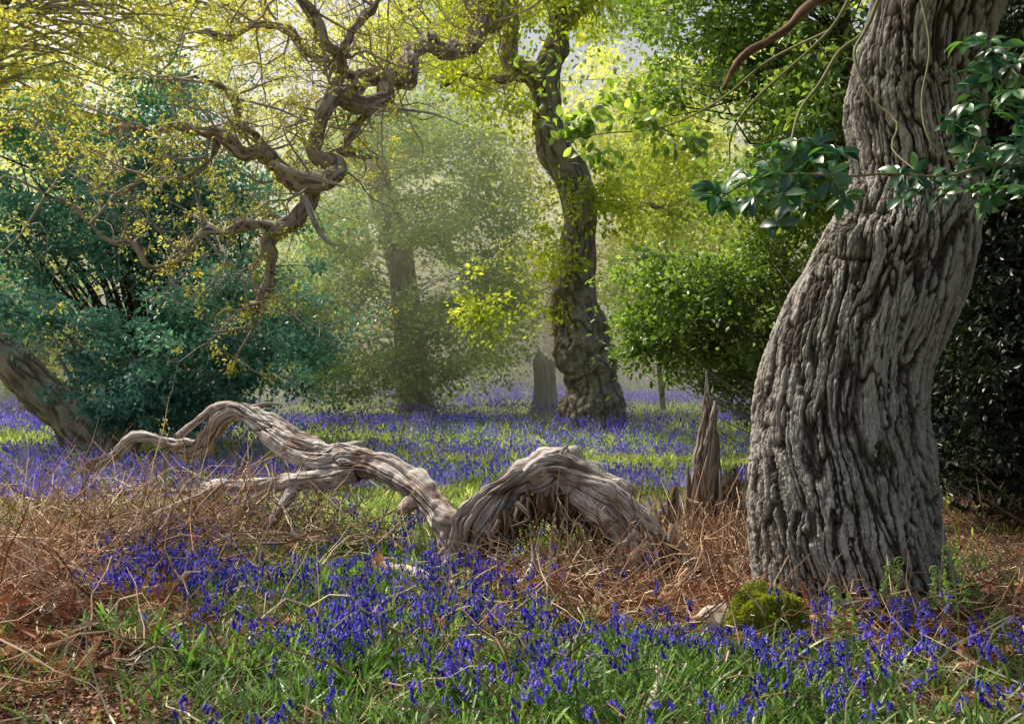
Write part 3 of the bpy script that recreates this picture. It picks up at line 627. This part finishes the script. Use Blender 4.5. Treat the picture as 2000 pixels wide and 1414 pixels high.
ros = [(1400, 390, 4.1), (1425, 352, 4.12), (1440, 400, 4.05), (1500, 325, 4.1), (1520, 375, 4.05), (1545, 295, 4.2), (1590, 310, 4.15), (1560, 360, 4.1), (1620, 350, 4.1), (1640, 300, 4.2), (1480, 350, 4.1), (1600, 280, 4.2), (1655, 385, 4.15),
       (1760, 345, 4.2), (1790, 330, 4.25), (1820, 350, 4.3), (1770, 380, 4.2), (1855, 372, 4.3), (1385, 370, 4.15), (1470, 395, 4.0), (1520, 285, 4.2), (1570, 398, 4.1), (1520, 435, 4.05)]
ros += [(1890+rng.random()*130, 70+i*10, 4.35+.2*rng.random()) for i in range(34)]+[(1870+30*rng.random(), 200+i*30, 4.4) for i in range(6)]
ros += [(1980, 180+60*i, 4.2) for i in range(4)]
a = Acc()
for (u, v, d) in ros:
    c = W(u, v, d)+rng.normal(size=3)*.01; n = rng.integers(7, 11); th = rng.random()*6+np.arange(n)*2*math.pi/n+rng.normal(size=n)*.3
    t = nrm(rng.normal(size=3)*.4+np.array([-.2, -.6, .75])); b1 = nrm(np.cross(t, [0, 1, .3])); b2 = np.cross(t, b1)
    ax = np.cos(th)[:, None]*b1+np.sin(th)[:, None]*b2+t*(.35-.6*rng.random((n, 1)))+np.array([0, 0, -.15])
    s = .068+.038*rng.random(n)
    scatter(a, BROAD, BROADF, c+rng.normal(size=(n, 3))*.008, frames(ax, np.tile(t, (n, 1))+sph(n)*.35), np.column_stack([s*(.85+.3*rng.random(n)), s, s*(1+rng.random(n))]))
a.obj('foliage', [L_rhodo], e, (base[0], base[1], 0), smooth=True)
a = Acc()
C = np.array([W(u+rng.normal()*22, v+rng.normal()*18, d) for (u, v, d) in [(1130, 250, 6.4), (1120, 280, 6.4), (1160, 262, 6.4), (1190, 295, 6.4), (1155, 300, 6.4), (1330, 270, 6), (1360, 285, 6), (1290, 255, 6), (1200, 210, 6.2), (1260, 235, 6.1)] for _ in range(3)])
n = 300; idx = rng.integers(0, len(C), n); s = .06+.03*rng.random(n)
scatter(a, BROAD, BROADF, C[idx]+rng.normal(size=(n, 3))*.035, frames(sph(n)+np.array([0, 0, -.3]), sph(n)*.7+np.array([0, -.5, .5])), np.column_stack([s*1.2, s, s]))
for s in [[(1620, 60, 3, 5), (1500, 120, 2.5, 5.4), (1400, 200, 2, 5.8), (1290, 250, 1.5, 6), (1190, 260, 1.5, 6.2), (1120, 270, 1, 6.4)], [(1290, 250, 1.5, 6), (1360, 285, 1, 6)]]: a.add(*tube(WP(s), 6, .06), None, 1)
a.obj('branch', [L_green, M_stem], e, (base[0], base[1], 0))

# ---------------------------------------------------------------- bluebells
def bell(seg, rings):
    V = []; 
    for r, z in rings:
        for k in range(seg): V.append([r*math.cos(k/seg*6.2832), r*math.sin(k/seg*6.2832), z])
    F = [[i*seg+k, i*seg+(k+1) % seg, (i+1)*seg+(k+1) % seg, (i+1)*seg+k] for i in range(len(rings)-1) for k in range(seg)]
    return np.array(V), np.array(F)
BV, BF = bell(6, [(.002, 0), (.0050, -.005), (.0048, -.015), (.0095, -.021)])
BV5, BF5 = bell(4, [(.003, 0), (.006, -.010), (.009, -.020)])
def blade(n=4, w=.5, arch=.6):
    V = []; 
    for i in range(n+1):
        t = i/n; y = math.sin(t*1.35)*arch; z = t-.45*t**2.2; ww = w*(1-t**2)**.5*(.7+.3*math.sin(t*3)) if i < n else .02*w
        V += [[-ww, y, z], [ww, y, z]]
    F = [[2*i, 2*i+1, 2*i+3, 2*i+2] for i in range(n)]
    return np.array(V), np.array(F)
BL, BLF = blade(4, .026, .62); BL2, BLF2 = blade(2, .045, .5)
def yaw(n, tilt=.12):
    t = rng.random(n)*6.2832; up = nrm(np.column_stack([rng.normal(size=n)*tilt, rng.normal(size=n)*tilt, np.ones(n)]))
    y = np.column_stack([np.cos(t), np.sin(t), np.zeros(n)])
    y = nrm(y-(y*up).sum(1, keepdims=True)*up); x = np.cross(y, up)
    return np.stack([x, y, up], -1)
def plant(variant, lo=False):
    r2 = np.random.default_rng(100+variant); H = .22+.06*r2.random()
    pts = [[0, 0, 0, .0022], [0, .004, H*.5, .002], [0, .012, H*.85, .0018], [0, .035, H, .0014], [0, .07, H+.005, .001], [0, .092, H-.018, .0008]]
    SV, SF, _, _ = tube(np.array(pts), 4)
    P = resample(np.array(pts), .008)[:, :3]; P = P[int(len(P)*.58):]
    nf = 7 if not lo else 6
    fv, ff = (BV, BF) if not lo else (BV5, BF5); VV = []; FF = []
    for k in range(nf):
        p = P[int((k+.5)/nf*len(P))]+np.array([r2.normal()*.010, .008+r2.normal()*.008, -.004])
        tl = r2.normal(size=2)*.3; up = nrm(np.array([tl[0], tl[1]-.25, 1.])); x = nrm(np.cross([0, 1, 0], up)); R = np.stack([x, np.cross(up, x), up], -1)
        s = 1.2-.35*k/nf
        VV.append((fv*s)@R.T+p); FF.append(ff+k*len(fv))
    return (SV, SF), (np.vstack(VV), np.vstack(FF))
def dens_near(x, y):
    d = 1.1*gau(x, y, -1.5, 6.2, 1.8, 1.2)+.5*gau(x, y, -.8, 5.0, 1.6, .8)+.28*gau(x, y, 1.0, 4.5, 1.3, .8)+.3*gau(x, y, 2.2, 4.4, 1.1, .7)+.3*gau(x, y, -1.0, 4.3, 1.0, .6)+.18*(y < 5.4)
    d = d+.6*gau(x, y, .0, 8.8, 2.4, .9)+.35*gau(x, y, -2.6, 9.5, 1.5, 1.3)+.3*gau(x, y, 1.6, 5.2, .7, .25)
    d = np.clip(d, 0, 1.1)*np.clip(.58+1.5*vn2(x, y, 1.5, 41)+1.3*vn2(x, y, 3.8, 43), .03, 1.25)
    d = d*np.clip((x/y+.44)/.07, 0, 1)*np.where(y < 5.2, np.clip((x/y+.38)/.1, 0.05, 1), 1)
    return d
n = 26000; y = 3.2+7.3*rng.random(n)**.8; x = (rng.random(n)-.5)*2*(y*.56+.2)
k = rng.random(n) < dens_near(x, y)*.27; x, y = x[k], y[k]
k = ((x-2.1)**2+(y-6.2)**2 > .7**2) & ~((x > 2.3) & (y > 5.6)); x, y = x[k], y[k]
order = np.argsort(y); x, y = x[order], y[order]; z = gh(x, y)
print('near bluebells', len(x))
NI = 300
variants = []
for v in range(5):
    (SV, SF), (FV, FF) = plant(v)
    s = Acc(); s.add(SV, SF); 
    f = Acc(); nb = len(FV)//len(BV); f.add(FV, FF, rnd=np.repeat(np.random.default_rng(v).random(nb), len(BV)))
    l = Acc(); nlv = 6; scatter(l, BL, BLF, np.zeros((nlv, 3)), yaw(nlv, .25), .16+.12*rng.random(nlv))
    variants.append((s.mesh('stem', [L_grass]), f.mesh('flower_head', [L_blue]), l.mesh('leaf', [L_grass], smooth=True)))
coll = bpy.context.collection
for i in range(min(NI, len(x))):
    sm, fm, lm = variants[i % 5]
    o = bpy.data.objects.new('bluebell', sm); o.location = (x[i], y[i], z[i]-.005)
    o.rotation_euler = (rng.normal()*.12, rng.normal()*.12, rng.random()*6.28); s = .75+.4*rng.random(); o.scale = (s, s, s)
    o['label'] = 'violet-blue bluebell with nodding flower head on green stem'; o['category'] = 'flower'; o['group'] = 'bluebells on the woodland floor'
    coll.objects.link(o)
    for nm, me in (('flower_head', fm), ('leaf', lm)):
        c = bpy.data.objects.new(nm, me); c.parent = o; coll.objects.link(c)
a = Acc(); x2, y2, z2 = x[NI:], y[NI:], z[NI:]
vv = rng.integers(0, 5, len(x2))
for v in range(5):
    q = vv == v; pos = np.column_stack([x2[q], y2[q], z2[q]]); R = yaw(len(pos)); s = .75+.4*rng.random(len(pos))
    (SV, SF), (FV, FF) = plant(v, True)
    scatter(a, SV, SF, pos, R, s, m=0); scatter(a, FV, FF, pos, R, s, m=1)
n = 120000; y = 9.5+48*rng.random(n)**1.25; x = (rng.random(n)-.5)*2*(y*.58+1)
band = np.clip(.44+1.3*vn2(x*.35, y, .55, 51)+.8*vn2(x, y, .8, 53)+.5*vn2(x, y, 2.2, 54), 0, 1)
band = band*np.where((y > 15.5) & (y < 21) & (x > -4), .35, 1)*np.clip(1-brownness(x, y), 0, 1)
band = band*np.where(y < 15.5, .8, 1)*((x < 3.6) | (y > 15))
k = rng.random(n) < band*.34; x, y = x[k], y[k]; z = gh(x, y)
FT = []; FTF = []
for q in range(6):
    p = np.array([rng.normal()*.022, rng.normal()*.022, .19+.1*rng.random()]); t = rng.random()*3.14; c_, s_ = math.cos(t), math.sin(t); ww = .009
    FT += [p+[-c_*ww, -s_*ww, 0], p+[c_*ww, s_*ww, 0], p+[c_*ww*1.3, s_*ww*1.3, -.03], p+[-c_*ww*1.3, -s_*ww*1.3, -.03]]; FTF.append([4*q, 4*q+1, 4*q+2, 4*q+3])
FT = np.array(FT); FTF = np.array(FTF)
pos = np.column_stack([x, y, z]); R = yaw(len(x)); s = (.8+.5*rng.random(len(x)))*(1+np.clip((y-15)/30, 0, .8))
print('far bluebells', len(x))
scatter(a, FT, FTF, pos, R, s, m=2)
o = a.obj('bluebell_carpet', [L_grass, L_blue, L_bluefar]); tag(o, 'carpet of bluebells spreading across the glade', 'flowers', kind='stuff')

# ---------------------------------------------------------------- grass and strap leaves
a = Acc()
def greens(n, y0, y1, pw, dens, T, TF, s0, s1, tilt=.3, wide=.6, m=0):
    y = y0+(y1-y0)*rng.random(n)**pw; x = (rng.random(n)-.5)*2*(y*wide+.3)
    k = rng.random(n) < dens(x, y); x, y = x[k], y[k]
    pos = np.column_stack([x, y, gh(x, y)-.01]); scatter(a, T, TF, pos, yaw(len(x), tilt), s0+(s1-s0)*rng.random(len(x)), m=m)
def dg(x, y): return np.clip(1.15-brownness(x, y)*1.1, .02, 1)*np.clip(.55+.9*vn2(x, y, 1.1, 61)+.8*vn2(x, y, 3.3, 62), .03, 1)
greens(90000, 3.2, 9, .9, dg, BL, BLF, .1, .25, .35)
greens(90000, 8.5, 20, 1.1, dg, BL2, BLF2, .14, .28, m=1)
greens(100000, 18, 60, 1.3, lambda x, y: np.clip(.7+.6*vn2(x, y, .5, 61), .1, 1), BL2, BLF2, .2, .38, m=1)
for (u, v, d) in [(260, 1310, 4.9), (300, 1300, 4.9), (220, 1300, 5.0), (370, 1340, 4.7), (640, 1250, 5.2), (1000, 1300, 4.8), (1220, 1290, 4.9), (840, 1320, 4.7), (1500, 1300, 4.9), (520, 1290, 5), (1100, 1360, 4.5), (1380, 1340, 4.6), (700, 1350, 4.5)]:
    c = W(u, v, d); n = 30; pos = np.column_stack([c[0]+rng.normal(size=n)*.025, c[1]+rng.normal(size=n)*.025, np.full(n, gh(c[0], c[1])[0])])
    scatter(a, BL, BLF, pos, yaw(n, .45), .2+.14*rng.random(n))
o = a.obj('grass', [L_grass, L_meadow]); tag(o, 'green blades and strap leaves among bluebells', 'grass', kind='stuff')

# ---------------------------------------------------------------- leaf litter & bracken
a = Acc()
n = 110000; y = 3.1+9*rng.random(n)**1.1; x = (rng.random(n)-.5)*2*(y*.58+.3)
k = rng.random(n) < np.clip(.15+brownness(x, y), 0, 1); x, y = x[k], y[k]; n = len(x)
pos = np.column_stack([x, y, gh(x, y)+.004+.03*rng.random(n)*brownness(x, y)])
scatter(a, DIA, DIAF, pos, frames(sph(n)*np.array([1, 1, .35]), sph(n)*.5+np.array([0, 0, .8])), np.column_stack([.02+.025*rng.random(n), .02+.035*rng.random(n), .04+.05*rng.random(n)]))
o = a.obj('leaf_litter', [L_brown], smooth=False); tag(o, 'brown fallen leaves covering the floor', 'leaf litter', kind='stuff')
a = Acc()
def stalkT(seed):
    r2 = np.random.default_rng(seed); P = [np.zeros(3)]; d = np.array([0, 1, .05])
    for i in range(5): d = nrm(d+r2.normal(size=3)*np.array([.28, .05, .25])); P.append(P[-1]+d*.2)
    P = np.array(P); V, F, _, _ = tube(np.column_stack([P, .0045*np.array([1, .95, .9, .8, .65, .4])]), 3); return V, F
ST = [stalkT(s) for s in range(8)]
def stalks(n, cx, cy, rx, ry, z0, z1, up, L0, L1):
    x = cx+rng.normal(size=n)*rx; y = cy+rng.normal(size=n)*ry
    q = y > 3.4; x, y = x[q], y[q]
    kk = rng.integers(0, 8, len(x))
    for s in range(8):
        k = kk == s; m_ = k.sum()
        if not m_: continue
        pos = np.column_stack([x[k], y[k], gh(x[k], y[k])+z0+(z1-z0)*rng.random(m_)])
        t = rng.random(m_)*6.28; ax = np.column_stack([np.cos(t), np.sin(t), up*rng.random(m_)**1.5])
        V, F = ST[s]; L = L0+(L1-L0)*rng.random(m_); wd = .6+.8*rng.random(m_)
        scatter(a, V, F, pos, frames(ax, sph(m_)), np.column_stack([wd, L, wd]), m=1)
stalks(900, -3.0, 5.5, .6, 1.2, .01, .14, .3, .25, .7)
stalks(700, -3.2, 7.6, .7, .7, .02, .28, 1.0, .5, 1.1)
stalks(300, -1.9, 7.8, .5, .35, .02, .24, 1.4, .4, .85)
stalks(560, .75, 6.95, .42, .18, .01, .2, 1.4, .25, .5)
stalks(240, .8, 6.5, .5, .25, .01, .08, .7, .25, .5)
stalks(500, 1.5, 7.1, .35, .3, .01, .2, 1.1, .25, .55)
stalks(600, 1.4, 5.9, .8, .35, .01, .08, .3, .2, .6)
stalks(400, 2.9, 5.4, .7, .4, .01, .1, .5, .2, .6)
stalks(200, -.4, 6.3, 1.2, .7, .01, .06, .3, .2, .6)
stalks(600, 0, 5, 1.8, .8, .01, .06, .3, .2, .6)
stalks(260, -3.8, 9.3, 1.2, .8, .02, .3, 1.0, .3, .9)
V = [[-.01, 0, 0], [.01, 0, 0], [.004, 1, -.1], [-.004, 1, -.1]]; F = [[0, 1, 2, 3]]
for k in range(11):
    t = .12+k*.08; l = .3*(1-t)**.8+.02
    for sgn in (-1, 1):
        b_ = len(V); V += [[0, t, -.1*t], [sgn*l*.6, t+.05, .03-.1*t], [sgn*l, t+.1, -.06], [sgn*l*.55, t+.01, -.02-.1*t]]; F.append([b_, b_+1, b_+2, b_+3])
FR = np.array(V); FRF = np.array(F)
for (cx, cy, rx, ry, n) in [(-2.9, 5.2, .5, 1.1, 1900), (-3.1, 7.0, .7, .7, 800), (.8, 6.6, .7, .3, 400), (1.5, 5.9, .8, .3, 500), (3, 5.5, .6, .5, 400)]:
    x = cx+rng.normal(size=n)*rx; y = np.maximum(cy+rng.normal(size=n)*ry, 3.6); pos = np.column_stack([x, y, gh(x, y)+.02+.1*rng.random(n)])
    scatter(a, FR, FRF, pos, frames(sph(n)*np.array([1, 1, .3]), sph(n)*.5+np.array([0, 0, .8])), .10+.16*rng.random(n))
o = a.obj('dead_bracken', [L_bracken, L_straw], smooth=False); tag(o, 'rusty tangle of dead bracken stalks and fronds', 'bracken', kind='stuff')

# ---------------------------------------------------------------- fern croziers
def fern(u, v, vt, d, seed):
    r2 = np.random.default_rng(seed); b = W(u, v, d); b[2] = gh(b[0], b[1])[0]; H = (v-vt)*d/FOC
    a_ = Acc(); P = []
    for i in range(9): t = i/8; P.append([b[0]+.03*math.sin(t*3+seed), b[1], b[2]+H*t, .006*(1-.5*t)])
    c0 = np.array(P[-1][:3]); sg = 1 if seed % 2 else -1
    for i in range(14): t = i/13; an = math.pi-sg*0-t*9; r = .03*(1-.8*t); P.append([c0[0]+sg*(.03+r*math.cos(an)), c0[1], c0[2]+r*math.sin(an)+.005, .004])
    a_.add(*tube(np.array(P), 6))
    for k in range(7):
        t = .5+.5*k/7; p = np.array([b[0]+.03*math.sin(t*3+seed), b[1], b[2]+H*t])
        for s in (-1, 1):
            Q = [[*(p+np.array([s*x_, r2.normal()*.01, z_]))*1.0, .0025] for x_, z_ in ((0, 0), (.03, .012), (.055*(1.4-t), .02), (.065*(1.4-t), .008), (.055*(1.4-t), .0))]
            a_.add(*tube(np.array(Q), 4)); n = 10
            pos = np.array([Q[i % 4+1][:3] for i in range(n)])+r2.normal(size=(n, 3))*.006
            scatter(a_, DIA, DIAF, pos, frames(sph(n), sph(n)), .015+.01*rng.random(n))
    tag(a_.obj('fern', [L_fern], None, tuple(b)), 'young green fern with curled unfurling tip', 'fern', group='young ferns in the litter')
for i, f in enumerate([(1640, 1385, 1150, 4.3), (1862, 1290, 1055, 5.0), (1845, 1260, 1120, 5.3), (1750, 1235, 1090, 5.4), (1565, 1400, 1330, 4.2), (1160, 1440, 1385, 4.1), (1660, 1330, 1240, 4.7), (1950, 1300, 1180, 4.8), (1905, 1240, 1130, 5.4), (1975, 1230, 1120, 5.5)]): fern(*f, i)

# ---------------------------------------------------------------- morning mist over the glade
bpy.ops.mesh.primitive_cube_add(size=1, location=(0, 44, 4.4)); o = bpy.context.object; o.name = 'mist'; o.scale = (110, 45, 10.4)
m, nt, out = nodes('mist'); vs = N(nt, 'ShaderNodeVolumeScatter'); vs.inputs['Density'].default_value = .042; vs.inputs['Anisotropy'].default_value = .3; vs.inputs['Color'].default_value = (1, 1, .70, 1)
nt.links.new(vs.outputs[0], out.inputs['Volume']); o.data.materials.append(m); o['kind'] = 'structure'; o['label'] = 'thin morning mist hanging over the glade'; o['category'] = 'mist'
